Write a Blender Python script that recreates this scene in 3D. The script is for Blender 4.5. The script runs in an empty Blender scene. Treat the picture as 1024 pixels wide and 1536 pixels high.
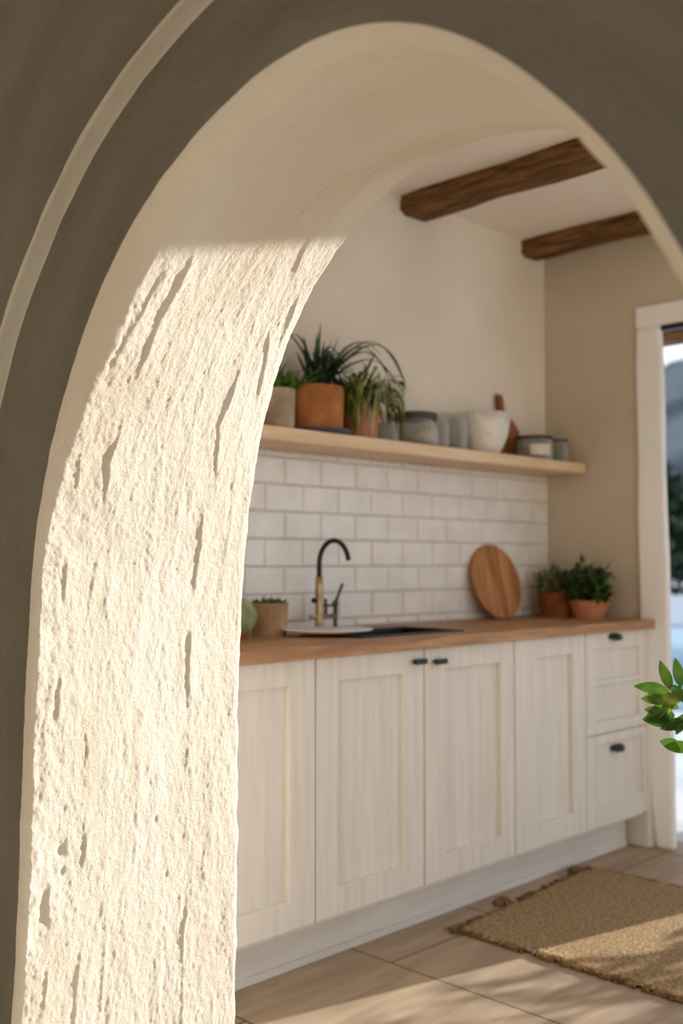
import bpy, math, random
import numpy as np
from mathutils import Vector

random.seed(7)
rng = np.random.default_rng(5)
sc = bpy.context.scene
COL = sc.collection
PI = math.pi
CAM_H = 1.155

# ------------------------------------------------------------------ materials
def lin(c):
    return tuple(((v/255.0)/12.92 if v/255.0 <= 0.04045 else ((v/255.0+0.055)/1.055)**2.4) for v in c) + (1.0,)

def new_mat(name):
    m = bpy.data.materials.new(name); m.use_nodes = True
    nt = m.node_tree
    b = nt.nodes.get('Principled BSDF')
    return m, nt, b

def N(nt, t, **kw):
    n = nt.nodes.new(t)
    for k, v in kw.items():
        if k in n.inputs.keys(): n.inputs[k].default_value = v
        else: setattr(n, k, v)
    return n

def ramp(nt, stops):
    r = nt.nodes.new('ShaderNodeValToRGB')
    cr = r.color_ramp
    while len(cr.elements) < len(stops): cr.elements.new(0.5)
    for e, (p, c) in zip(cr.elements, stops):
        e.position = p; e.color = c
    return r

def noisy(name, c1, c2, scale=8.0, stretch=(1, 1, 1), rough=0.6, bump=0.0, bscale=40.0, bstretch=None, detail=5.0, dist=0.0,
          coord='Object', metallic=0.0, lo=0.35, hi=0.65, spec=0.5, trans=0.0, subs=0.0, bdist=0.01):
    m, nt, b = new_mat(name)
    tc = N(nt, 'ShaderNodeTexCoord')
    mp = N(nt, 'ShaderNodeMapping'); mp.inputs['Scale'].default_value = stretch
    nt.links.new(tc.outputs[coord], mp.inputs['Vector'])
    no = N(nt, 'ShaderNodeTexNoise', Scale=scale, Detail=detail, Distortion=dist)
    nt.links.new(mp.outputs[0], no.inputs['Vector'])
    r = ramp(nt, [(lo, lin(c1)), (hi, lin(c2))])
    nt.links.new(no.outputs[0], r.inputs[0]); nt.links.new(r.outputs[0], b.inputs['Base Color'])
    b.inputs['Roughness'].default_value = rough
    b.inputs['Metallic'].default_value = metallic
    b.inputs['Specular IOR Level'].default_value = spec
    if trans: b.inputs['Transmission Weight'].default_value = trans
    if bump:
        mp2 = N(nt, 'ShaderNodeMapping'); mp2.inputs['Scale'].default_value = bstretch or stretch
        nt.links.new(tc.outputs[coord], mp2.inputs['Vector'])
        n2 = N(nt, 'ShaderNodeTexNoise', Scale=bscale, Detail=6.0)
        nt.links.new(mp2.outputs[0], n2.inputs['Vector'])
        bp = N(nt, 'ShaderNodeBump', Strength=bump, Distance=bdist)
        nt.links.new(n2.outputs[0], bp.inputs['Height']); nt.links.new(bp.outputs[0], b.inputs['Normal'])
    return m

M = {}
def make_arch_plaster(name='arch_plaster', cols=((224, 210, 188), (232, 221, 203), (238, 229, 214)), amp=1.0):
    m, nt, b = new_mat(name)
    uv = N(nt, 'ShaderNodeTexCoord')
    mp = N(nt, 'ShaderNodeMapping'); mp.inputs['Scale'].default_value = (1, 0.35, 1)
    nt.links.new(uv.outputs['UV'], mp.inputs['Vector'])
    # colour mottling
    n1 = N(nt, 'ShaderNodeTexNoise', Scale=5.0, Detail=7.0, Distortion=0.4)
    nt.links.new(mp.outputs[0], n1.inputs['Vector'])
    r = ramp(nt, [(0.28, lin(cols[0])), (0.5, lin(cols[1])), (0.72, lin(cols[2]))])
    nt.links.new(n1.outputs[0], r.inputs[0])
    # little dark pits and hairline marks
    n3 = N(nt, 'ShaderNodeTexNoise', Scale=16.0, Detail=3.0)
    nt.links.new(uv.outputs['UV'], n3.inputs['Vector'])
    r3 = ramp(nt, [(0.76, (0, 0, 0, 1)), (0.82, (1, 1, 1, 1))])
    nt.links.new(n3.outputs[0], r3.inputs[0])
    mx = N(nt, 'ShaderNodeMixRGB'); mx.blend_type = 'MULTIPLY'
    mx.inputs['Color2'].default_value = lin((222, 206, 180))
    nt.links.new(r3.outputs[0], mx.inputs['Fac']); nt.links.new(r.outputs[0], mx.inputs['Color1'])
    nt.links.new(mx.outputs[0], b.inputs['Base Color'])
    b.inputs['Roughness'].default_value = 0.9; b.inputs['Specular IOR Level'].default_value = 0.15
    # grit + streaks
    g1 = N(nt, 'ShaderNodeTexNoise', Scale=420.0, Detail=4.0, Roughness=0.65)
    mg = N(nt, 'ShaderNodeMapping'); mg.inputs['Scale'].default_value = (1, 0.45, 1)
    nt.links.new(uv.outputs['UV'], mg.inputs['Vector']); nt.links.new(mg.outputs[0], g1.inputs['Vector'])
    g2 = N(nt, 'ShaderNodeTexNoise', Scale=70.0, Detail=5.0)
    mg2 = N(nt, 'ShaderNodeMapping'); mg2.inputs['Scale'].default_value = (1, 0.22, 1)
    nt.links.new(uv.outputs['UV'], mg2.inputs['Vector']); nt.links.new(mg2.outputs[0], g2.inputs['Vector'])
    b1 = N(nt, 'ShaderNodeBump', Strength=1.0*amp, Distance=0.0036)
    b2 = N(nt, 'ShaderNodeBump', Strength=0.5*amp, Distance=0.006)
    nt.links.new(g1.outputs[0], b1.inputs['Height']); nt.links.new(g2.outputs[0], b2.inputs['Height'])
    nt.links.new(b2.outputs[0], b1.inputs['Normal']); nt.links.new(b1.outputs[0], b.inputs['Normal'])
    return m
M['arch'] = make_arch_plaster()
M['arch_face'] = make_arch_plaster('shade_toned_face', ((134, 126, 112), (146, 138, 124), (158, 150, 136)), 1.8)  # shade on the front face is put into this darker colour
M['arch_lit_strip'] = make_arch_plaster('light_toned_strip', ((188, 178, 160), (196, 187, 170), (204, 196, 180)), 0.6)  # bounced light on the outer strip is put into this paler colour
M['plaster'] = noisy('lime_plaster', (226, 217, 202), (236, 229, 216), 2.2, rough=0.9, bump=0.35, bscale=14.0, spec=0.2)
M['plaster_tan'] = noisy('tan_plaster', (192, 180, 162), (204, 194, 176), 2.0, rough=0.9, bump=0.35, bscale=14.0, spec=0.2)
M['near_plaster'] = noisy('near_room_plaster', (226, 218, 204), (234, 227, 215), 2.0, rough=0.95, bump=0.3, bscale=12.0, spec=0.1)
M['ceiling'] = noisy('white_ceiling', (232, 224, 214), (240, 233, 224), 1.5, rough=0.9, bump=0.1, bscale=20.0, spec=0.2)
M['frame'] = noisy('white_frame_paint', (236, 238, 240), (244, 245, 246), 3.0, rough=0.6, bump=0.1, bscale=20.0, spec=0.3)
M['cab'] = noisy('whitewashed_wood', (219, 214, 207), (229, 225, 219), 3.0, stretch=(14, 14, 0.8), rough=0.6, bump=0.15, bscale=3.0, bstretch=(60, 60, 1.2), spec=0.3, bdist=0.003)
M['plinth'] = noisy('white_plinth', (210, 207, 202), (222, 219, 215), 3.0, stretch=(1, 8, 8), rough=0.6, spec=0.3)
M['bounce_stone'] = noisy('bounce_stone', (236, 224, 202), (244, 234, 216), 3.0, rough=0.7, spec=0.3)  # pale so that unseen ground bounces more light
M['dark'] = noisy('gap_dark', (60, 48, 38), (74, 60, 48), 5.0, rough=0.9)
M['handle'] = noisy('dark_green_metal', (14, 30, 26), (22, 42, 38), 20.0, rough=0.45, metallic=0.2)
M['counter'] = noisy('oak_counter', (146, 106, 72), (190, 148, 108), 3.0, stretch=(1.2, 14, 14), rough=0.5, bump=0.1, bscale=4.0, bstretch=(2, 40, 40), dist=0.6, spec=0.35)
M['shelf'] = noisy('pale_oak_shelf', (214, 184, 150), (232, 208, 178), 3.0, stretch=(0.8, 12, 12), rough=0.6, dist=0.4, spec=0.3)
M['beam'] = noisy('old_beam_wood', (38, 26, 15), (146, 106, 64), 7.0, stretch=(7, 0.7, 7), rough=0.8, bump=0.9, bscale=4.0, bstretch=(16, 0.8, 16), dist=1.2, spec=0.2, lo=0.25, hi=0.75, bdist=0.02)
M['board'] = noisy('walnut_board', (138, 88, 50), (196, 142, 92), 2.4, stretch=(16, 3, 1.2), rough=0.5, dist=0.5, spec=0.3)
M['paddle'] = noisy('dark_paddle_wood', (112, 62, 26), (158, 96, 46), 3.0, stretch=(14, 3, 1.2), rough=0.5, dist=0.5)
M['terra'] = noisy('terracotta', (150, 94, 54), (182, 122, 74), 9.0, rough=0.85, bump=0.2, bscale=40.0, spec=0.2)
M['terra_pink'] = noisy('pink_terracotta', (190, 126, 92), (212, 152, 116), 9.0, rough=0.85, bump=0.2, bscale=40.0, spec=0.2)
M['terra_dark'] = noisy('brown_terracotta', (118, 66, 38), (150, 90, 54), 9.0, rough=0.8, bump=0.2, bscale=40.0, spec=0.2)
M['copper'] = noisy('glazed_copper_pot', (128, 76, 42), (196, 136, 84), 6.0, stretch=(8, 8, 1), rough=0.4, spec=0.5)
M['stonepot'] = noisy('stone_pot', (150, 134, 116), (186, 170, 150), 14.0, rough=0.9, bump=0.4, bscale=50.0, spec=0.2)
M['clay'] = noisy('sand_clay', (150, 122, 92), (176, 148, 116), 9.0, rough=0.85, bump=0.2, bscale=40.0, spec=0.2)
M['saucer'] = noisy('slate_saucer', (58, 58, 70), (80, 80, 96), 9.0, rough=0.35)
M['soil'] = noisy('soil', (40, 28, 18), (66, 48, 32), 40.0, rough=1.0, bump=0.8, bscale=80.0)
M['ceramic'] = noisy('white_ceramic', (236, 236, 236), (246, 246, 246), 5.0, rough=0.2)
M['bowl'] = noisy('speckled_bowl', (214, 212, 206), (232, 230, 226), 30.0, rough=0.35)
M['black'] = noisy('matt_black', (10, 14, 14), (18, 22, 22), 20.0, rough=0.4)
M['blacktap'] = noisy('black_tap', (12, 20, 20), (22, 32, 30), 20.0, rough=0.35, metallic=0.5)
M['brass'] = noisy('aged_brass', (150, 128, 92), (196, 176, 138), 12.0, rough=0.35, metallic=0.8)
M['iron'] = noisy('iron_grey', (70, 74, 74), (96, 100, 100), 12.0, rough=0.4, metallic=0.7)
M['lid'] = noisy('dark_lid', (52, 48, 44), (72, 66, 60), 9.0, rough=0.5)
M['leafdark'] = noisy('dark_leaf', (36, 58, 26), (74, 100, 44), 20.0, rough=0.5)
M['leafspike'] = noisy('spiky_leaf', (28, 46, 32), (56, 80, 50), 20.0, rough=0.5)
M['leafolive'] = noisy('olive_leaf', (86, 96, 34), (144, 148, 66), 20.0, rough=0.5)
M['leafherb'] = noisy('herb_leaf', (66, 76, 36), (112, 120, 60), 20.0, rough=0.6)
M['leafmid'] = noisy('mid_leaf', (50, 84, 30), (86, 124, 44), 20.0, rough=0.5)
M['stem'] = noisy('stem_brown', (84, 66, 40), (112, 92, 58), 20.0, rough=0.8)
M['cactus'] = noisy('pale_cactus', (128, 140, 96), (160, 170, 126), 30.0, rough=0.8, bump=0.5, bscale=60.0)
M['jute'] = noisy('jute', (128, 106, 78), (188, 160, 122), 90.0, rough=1.0, bump=0.9, bscale=150.0, spec=0.1, bdist=0.008)
M['fringe'] = noisy('jute_edge', (104, 78, 52), (150, 118, 82), 40.0, rough=1.0, spec=0.1)
M['terrace'] = noisy('pale_terrace', (176, 174, 172), (196, 194, 192), 2.0, rough=0.8, spec=0.2)
M['extwall'] = noisy('exterior_render', (232, 230, 226), (242, 240, 236), 2.0, rough=0.9, spec=0.2)
M['water'] = noisy('pool_water', (150, 182, 196), (176, 204, 214), 0.6, rough=0.12, bump=0.25, bscale=3.0)
M['mountain'] = noisy('mountain_rock', (62, 70, 64), (128, 128, 122), 0.05, rough=1.0, bump=0.6, bscale=0.2, spec=0.1, lo=0.4, hi=0.6, bdist=2.0)
M['cyp'] = noisy('hedge_green', (26, 44, 24), (54, 78, 44), 2.0, rough=0.8)
M['contents'] = noisy('jar_contents', (140, 122, 98), (196, 178, 148), 60.0, rough=0.8)
M['label'] = noisy('paper_label', (206, 196, 180), (220, 212, 198), 12.0, rough=0.8)

def make_leaf_bright():
    m, nt, b = new_mat('citrus_leaf')
    tc = N(nt, 'ShaderNodeTexCoord'); no = N(nt, 'ShaderNodeTexNoise', Scale=14.0, Detail=2.0)
    nt.links.new(tc.outputs['Object'], no.inputs['Vector'])
    r = ramp(nt, [(0.35, lin((40, 78, 24))), (0.6, lin((92, 128, 38))), (0.75, lin((206, 206, 96)))])
    nt.links.new(no.outputs[0], r.inputs[0]); nt.links.new(r.outputs[0], b.inputs['Base Color'])
    b.inputs['Roughness'].default_value = 0.4
    tr = N(nt, 'ShaderNodeBsdfTranslucent'); nt.links.new(r.outputs[0], tr.inputs['Color'])
    mx = N(nt, 'ShaderNodeMixShader', Fac=0.45)
    out = nt.nodes.get('Material Output')
    nt.links.new(b.outputs[0], mx.inputs[1]); nt.links.new(tr.outputs[0], mx.inputs[2]); nt.links.new(mx.outputs[0], out.inputs['Surface'])
    return m
M['citrus'] = make_leaf_bright()

def make_glass():
    m, nt, b = new_mat('jar_glass')
    out = nt.nodes.get('Material Output')
    tc = N(nt, 'ShaderNodeTexCoord'); no = N(nt, 'ShaderNodeTexNoise', Scale=6.0)
    nt.links.new(tc.outputs['Object'], no.inputs['Vector'])
    r = ramp(nt, [(0.3, (0.86, 0.88, 0.86, 1)), (0.7, (0.93, 0.94, 0.93, 1))])
    nt.links.new(no.outputs[0], r.inputs[0])
    t = N(nt, 'ShaderNodeBsdfTransparent'); nt.links.new(r.outputs[0], t.inputs['Color'])
    b.inputs['Base Color'].default_value = (0.7, 0.7, 0.68, 1); b.inputs['Roughness'].default_value = 0.08; b.inputs['Specular IOR Level'].default_value = 1.0
    lw = N(nt, 'ShaderNodeLayerWeight', Blend=0.45)
    mr = N(nt, 'ShaderNodeMapRange'); mr.inputs['To Min'].default_value = 0.10; mr.inputs['To Max'].default_value = 0.75
    nt.links.new(lw.outputs['Facing'], mr.inputs['Value'])
    mx = N(nt, 'ShaderNodeMixShader'); nt.links.new(mr.outputs[0], mx.inputs[0])
    nt.links.new(t.outputs[0], mx.inputs[1]); nt.links.new(b.outputs[0], mx.inputs[2]); nt.links.new(mx.outputs[0], out.inputs['Surface'])
    return m
M['glass'] = make_glass()

def make_tile():
    m, nt, b = new_mat('glazed_tile')
    tc = N(nt, 'ShaderNodeTexCoord'); no = N(nt, 'ShaderNodeTexNoise', Scale=9.0, Detail=3.0)
    nt.links.new(tc.outputs['Object'], no.inputs['Vector'])
    r = ramp(nt, [(0.35, lin((226, 225, 223))), (0.65, lin((238, 237, 235)))])
    nt.links.new(no.outputs[0], r.inputs[0]); nt.links.new(r.outputs[0], b.inputs['Base Color'])
    b.inputs['Roughness'].default_value = 0.35
    bp = N(nt, 'ShaderNodeBump', Strength=0.25, Distance=0.004); nt.links.new(no.outputs[0], bp.inputs['Height'])
    nt.links.new(bp.outputs[0], b.inputs['Normal'])
    return m
M['tile'] = make_tile()
M['grout'] = noisy('grout', (190, 186, 180), (204, 200, 194), 20.0, rough=0.95)

def make_floor():
    m, nt, b = new_mat('floor_planks')
    tc = N(nt, 'ShaderNodeTexCoord')
    mp = N(nt, 'ShaderNodeMapping'); mp.inputs['Rotation'].default_value = (0, 0, PI/2); mp.inputs['Location'].default_value = (0.13, 2.05, 0)
    nt.links.new(tc.outputs['Object'], mp.inputs['Vector'])
    br = N(nt, 'ShaderNodeTexBrick', Scale=1.0)
    br.inputs['Brick Width'].default_value = 1.3; br.inputs['Row Height'].default_value = 0.5433
    br.inputs['Mortar Size'].default_value = 0.004; br.inputs['Mortar Smooth'].default_value = 0.3
    br.inputs['Color1'].default_value = lin((168, 150, 130)); br.inputs['Color2'].default_value = lin((182, 164, 142))
    br.inputs['Mortar'].default_value = lin((104, 84, 64))
    nt.links.new(mp.outputs[0], br.inputs['Vector'])
    mp2 = N(nt, 'ShaderNodeMapping'); mp2.inputs['Scale'].default_value = (1.2, 9.0, 1)
    nt.links.new(tc.outputs['Object'], mp2.inputs['Vector'])
    no = N(nt, 'ShaderNodeTexNoise', Scale=1.6, Detail=7.0, Distortion=0.8)
    nt.links.new(mp2.outputs[0], no.inputs['Vector'])
    r = ramp(nt, [(0.3, (0.74, 0.70, 0.66, 1)), (0.7, (1.06, 1.04, 1.0, 1))])
    nt.links.new(no.outputs[0], r.inputs[0])
    mx = N(nt, 'ShaderNodeMixRGB', Fac=1.0); mx.blend_type = 'MULTIPLY'
    nt.links.new(br.outputs[0], mx.inputs['Color1']); nt.links.new(r.outputs[0], mx.inputs['Color2'])
    nt.links.new(mx.outputs[0], b.inputs['Base Color'])
    b.inputs['Roughness'].default_value = 0.62; b.inputs['Specular IOR Level'].default_value = 0.3
    return m
M['floor'] = make_floor()

# ------------------------------------------------------------------ mesh helper
WLOC = {}
class MB:
    def __init__(s): s.v = []; s.f = []
    def add(s, vs, fs):
        o = len(s.v); s.v += [tuple(v) for v in vs]; s.f += [tuple(i+o for i in f) for f in fs]; return s
    def box(s, x0, x1, y0, y1, z0, z1):
        vs = [(x0,y0,z0),(x1,y0,z0),(x1,y1,z0),(x0,y1,z0),(x0,y0,z1),(x1,y0,z1),(x1,y1,z1),(x0,y1,z1)]
        return s.add(vs, [(0,3,2,1),(4,5,6,7),(0,1,5,4),(1,2,6,5),(2,3,7,6),(3,0,4,7)])
    def lathe(s, prof, c, seg=40, cap=True, wob=0.0):
        # prof: (r, z) from outside bottom round to inside
        n = len(prof); vs = []
        for k in range(seg):
            a = 2*PI*k/seg
            for (r, z) in prof:
                rr = r*(1+wob*math.sin(3*a+1)); vs.append((c[0]+rr*math.cos(a), c[1]+rr*math.sin(a), c[2]+z))
        fs = []
        for k in range(seg):
            k2 = (k+1) % seg
            for i in range(n-1): fs.append((k*n+i, k2*n+i, k2*n+i+1, k*n+i+1))
        if cap:
            fs.append(tuple(k*n for k in reversed(range(seg)))); fs.append(tuple(k*n+n-1 for k in range(seg)))
        return s.add(vs, fs)
    def tube(s, pts, rad, seg=12):
        pts = [Vector(p) for p in pts]; n = len(pts)
        if not hasattr(rad, '__len__'): rad = [rad]*n
        vs = []; up = None
        for i, p in enumerate(pts):
            t = (pts[min(i+1, n-1)]-pts[max(i-1, 0)]).normalized()
            if up is None:
                up = Vector((0, 0, 1)) if abs(t.z) < 0.9 else Vector((1, 0, 0))
            a = (up - t*up.dot(t)).normalized(); up = a; b = t.cross(a)
            for k in range(seg):
                w = 2*PI*k/seg; vs.append(p + (a*math.cos(w)+b*math.sin(w))*rad[i])
        fs = []
        for i in range(n-1):
            for k in range(seg):
                k2 = (k+1) % seg; fs.append((i*seg+k, i*seg+k2, (i+1)*seg+k2, (i+1)*seg+k))
        fs.append(tuple(reversed(range(seg)))); fs.append(tuple((n-1)*seg+k for k in range(seg)))
        return s.add(vs, fs)
    def leaf(s, base, d, L, W, droop=0.3, seg=5, shape=0.5, fold=0.12, side=None):
        base = Vector(base); d = Vector(d).normalized()
        sd = Vector(side) if side else d.cross(Vector((0, 0, 1)))
        if sd.length < 1e-3: sd = Vector((1, 0, 0))
        sd.normalize(); p = base.copy(); vs = []; cur = d.copy()
        for i in range(seg+1):
            t = i/seg
            w = W*0.5*math.sin(PI*min(1, max(0.0, (t**shape if shape != 1 else t))))**0.8 if 0 < t < 1 else W*0.03
            nrm = sd.cross(cur).normalized()
            vs += [p - sd*w + nrm*fold*w, p.copy(), p + sd*w + nrm*fold*w]
            cur = (cur + Vector((0, 0, -droop/seg))).normalized()
            p = p + cur*(L/seg)
        fs = []
        for i in range(seg):
            a = i*3; fs += [(a, a+1, a+4, a+3), (a+1, a+2, a+5, a+4)]
        return s.add(vs, fs)
    def ribbon(s, p0, p1, p2, W, seg=14, side=(0.2, 0.9, 0.3)):
        p0, p1, p2 = Vector(p0), Vector(p1), Vector(p2); sd = Vector(side).normalized(); vs = []
        for i in range(seg+1):
            t = i/seg; p = p0*(1-t)**2+p1*2*t*(1-t)+p2*t*t
            tg = ((p1-p0)*(1-t)+(p2-p1)*t).normalized(); a = (sd-tg*sd.dot(tg)).normalized(); nn = a.cross(tg)
            w = W*0.5*(0.25+0.75*math.sin(PI*min(1, t*0.9+0.12))) if i < seg else 0.0005
            vs += [p-a*w+nn*w*0.3, p, p+a*w+nn*w*0.3]
        return s.add(vs, [(i*3+k, i*3+k+1, i*3+k+4, i*3+k+3) for i in range(seg) for k in (0, 1)])
    def build(s, name, mat, parent=None, origin=None, smooth=False, bevel=0.0, angle=None, kind=None):
        pw = WLOC[parent.name] if parent else Vector((0, 0, 0))
        o_ = Vector(origin) if origin else (pw if parent else Vector((0, 0, 0)))
        me = bpy.data.meshes.new(name)
        me.from_pydata([(v[0]-o_.x, v[1]-o_.y, v[2]-o_.z) for v in s.v], [], s.f)
        me.materials.append(M[mat] if isinstance(mat, str) else mat)
        if smooth: me.polygons.foreach_set('use_smooth', [True]*len(me.polygons))
        me.update()
        ob = bpy.data.objects.new(name, me); COL.objects.link(ob)
        if parent: ob.parent = parent
        ob.location = o_ - pw
        WLOC[ob.name] = o_
        if bevel:
            bv = ob.modifiers.new('bevel', 'BEVEL'); bv.width = bevel; bv.segments = 2; bv.limit_method = 'ANGLE'; bv.angle_limit = 0.6
        if kind: ob['kind'] = kind
        return ob

def empty(name, loc):
    o = bpy.data.objects.new(name, None); COL.objects.link(o); o.location = loc; o.empty_display_size = 0.1
    WLOC[o.name] = Vector(loc); return o
def tag(o, label, cat, group=None, kind=None):
    o['label'] = label; o['category'] = cat
    if group: o['group'] = group
    if kind: o['kind'] = kind
    return o
def struct(o, label=None):
    o['kind'] = 'structure'
    if label: o['label'] = label
    return o

# ------------------------------------------------------------------ noise for the arch
def hashf(ix, iy, seed):
    h = (ix.astype(np.int64)*374761393 + iy.astype(np.int64)*668265263 + seed*974634777) & 0xffffffff
    h = ((h ^ (h >> 13))*1274126177) & 0xffffffff
    return ((h ^ (h >> 16)) & 0xffff)/65535.0
def vnoise(x, y, seed):
    ix = np.floor(x); iy = np.floor(y); fx = x-ix; fy = y-iy
    fx = fx*fx*fx*(fx*(fx*6-15)+10); fy = fy*fy*fy*(fy*(fy*6-15)+10)
    a = hashf(ix, iy, seed); b = hashf(ix+1, iy, seed); c = hashf(ix, iy+1, seed); d = hashf(ix+1, iy+1, seed)
    return (a+(b-a)*fx)*(1-fy)+(c+(d-c)*fx)*fy
def fbm(x, y, seed, octv=4, gain=0.5):
    s = 0; a = 1; t = 0
    for o in range(octv):
        s = s + a*vnoise(x*2**o+17.3*o, y*2**o+5.1*o, seed+o); t += a; a *= gain
    return s/t

# ------------------------------------------------------------------ the arch wall
CY, CZ, RR = 1.08, 1.10, 0.8
XN, XF, XO = 1.0, 1.53, 0.965
NEAR = [(0.0,0.79),(0.286,0.785),(0.46,0.765),(0.833,0.752),(1.084,0.733),(1.365,0.716),(1.624,0.725),(1.84,0.745),(2.115,0.768),(2.287,0.785),(2.429,0.787),(2.546,0.777),(2.663,0.756),(2.771,0.733),(2.869,0.714),(2.942,0.705),(3.046,0.692),(3.199,0.675),(3.5,0.68),(3.613,0.685),(4.8,0.70)]
FAR = [(0.0,0.775),(0.13,0.769),(0.33,0.763),(0.771,0.762),(0.995,0.754),(1.23,0.739),(1.423,0.755),(1.564,0.778),(1.703,0.803),(1.83,0.823),(1.931,0.834),(2.014,0.84),(2.089,0.842),(2.158,0.843),(2.22,0.838),(2.28,0.83),(2.349,0.818),(2.435,0.803),(2.51,0.791),(2.8,0.775),(3.2,0.77),(3.613,0.765),(4.8,0.77)]
OUT = [(0.0,0.96),(1.10,0.955),(1.50,0.945),(1.70,0.945),(2.3,0.965),(2.5,0.965),(2.9,0.965),(3.613,0.965),(4.8,0.965)]
TEND = 1.1 + RR*PI      # 3.613 then down the right jamb to 4.713
def smooth_tab(tab, t):
    xs, ys = zip(*tab); s = 0
    for k in np.linspace(-0.07, 0.07, 9): s = s + np.interp(t+k, xs, ys)
    return s/9
Y0, Y1, ZT = -2.2, 2.67, 2.575
def place(t, r):
    """point in the wall plane for arch parameter t and distance r from the middle line"""
    ph = np.clip((t-1.1)/RR, 0, PI)
    y = CY + r*np.cos(ph); z = CZ + r*np.sin(ph)
    z = np.where(t < 1.1, t, z); z = np.where(t > TEND, 1.1-(t-TEND), z)
    return y, z
def edge_r(t):
    ph = np.clip((t-1.1)/RR, 0, PI); c = np.cos(ph); s = np.sin(ph)
    r1 = np.where(c > 1e-6, (Y1-CY)/np.maximum(c, 1e-6), 99); r2 = np.where(c < -1e-6, (CY-Y0)/np.maximum(-c, 1e-6), 99)
    r3 = np.where(s > 1e-6, (ZT-CZ)/np.maximum(s, 1e-6), 99)
    return np.minimum(np.minimum(r1, r2), r3)

# cracks: lists of (X, t) with sun-facing lips, and height
CR = [([(1.13,1.90),(1.135,1.79),(1.128,1.71),(1.13,1.64),(1.125,1.56)],0.011),([(1.13,1.5),(1.126,1.44),(1.118,1.38),(1.128,1.27)],0.010),
 ([(1.13,1.17),(1.12,1.04),(1.118,0.92)],0.008),([(1.13,0.83),(1.125,0.74)],0.006),([(1.13,0.66),(1.126,0.54)],0.005),([(1.13,0.43),(1.12,0.24),(1.12,0.1)],0.006),
 ([(1.40,1.65),(1.40,1.54),(1.388,1.48),(1.40,1.40),(1.408,1.35)],0.009),([(1.38,1.31),(1.388,1.18),(1.386,1.05)],0.008),([(1.39,1.03),(1.378,0.93),(1.386,0.84)],0.010),
 ([(1.382,0.81),(1.378,0.70)],0.009),([(1.382,0.69),(1.376,0.54)],0.006),([(1.386,0.47),(1.378,0.37),(1.38,0.18),(1.38,0.0)],0.011),
 ([(1.42,1.98),(1.43,1.88),(1.44,1.82)],0.008),([(1.45,1.72),(1.475,1.62),(1.485,1.54)],0.010),([(1.49,1.80),(1.50,1.72),(1.50,1.65)],0.008),
 ([(1.44,0.57),(1.432,0.45)],0.004),([(1.06,0.95),(1.062,0.84)],0.006),([(1.06,1.16),(1.066,1.06)],0.007),([(1.055,0.55),(1.06,0.45)],0.007),([(1.06,0.40),(1.055,0.28)],0.007),
 ([(1.07,1.70),(1.06,1.58)],0.004),([(1.085,1.84),(1.08,1.72),(1.06,1.6)],0.005),([(1.05,1.42),(1.055,1.3)],0.005),([(1.22,0.83),(1.215,0.72)],0.003),([(1.25,0.60),(1.246,0.52)],0.003),([(1.30,1.0),(1.296,0.9)],0.002),
 ([(1.18,1.26),(1.175,1.16)],0.003),([(1.33,1.45),(1.325,1.3)],0.003),([(1.2,0.35),(1.195,0.2)],0.003)]
GR = [[(1.12,2.20),(1.132,2.11),(1.126,2.07),(1.135,2.03)], [(1.075,2.53),(1.07,2.60),(1.072,2.63)], [(1.42,2.12),(1.43,2.05),(1.435,2.02)], [(1.24,2.45),(1.30,2.43)], [(1.36,2.10),(1.34,2.04)]]
PITS = [(1.34,1.99,0.004),(1.11,2.22,0.004),(1.25,2.35,0.004),(1.16,2.40,0.003),(1.075,0.60,0.008),(1.08,0.56,0.005),(1.30,0.62,0.005),(1.33,0.50,0.004),(1.19,2.12,0.003),(1.08,0.68,0.004),(1.23,1.95,0.003)]
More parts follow.
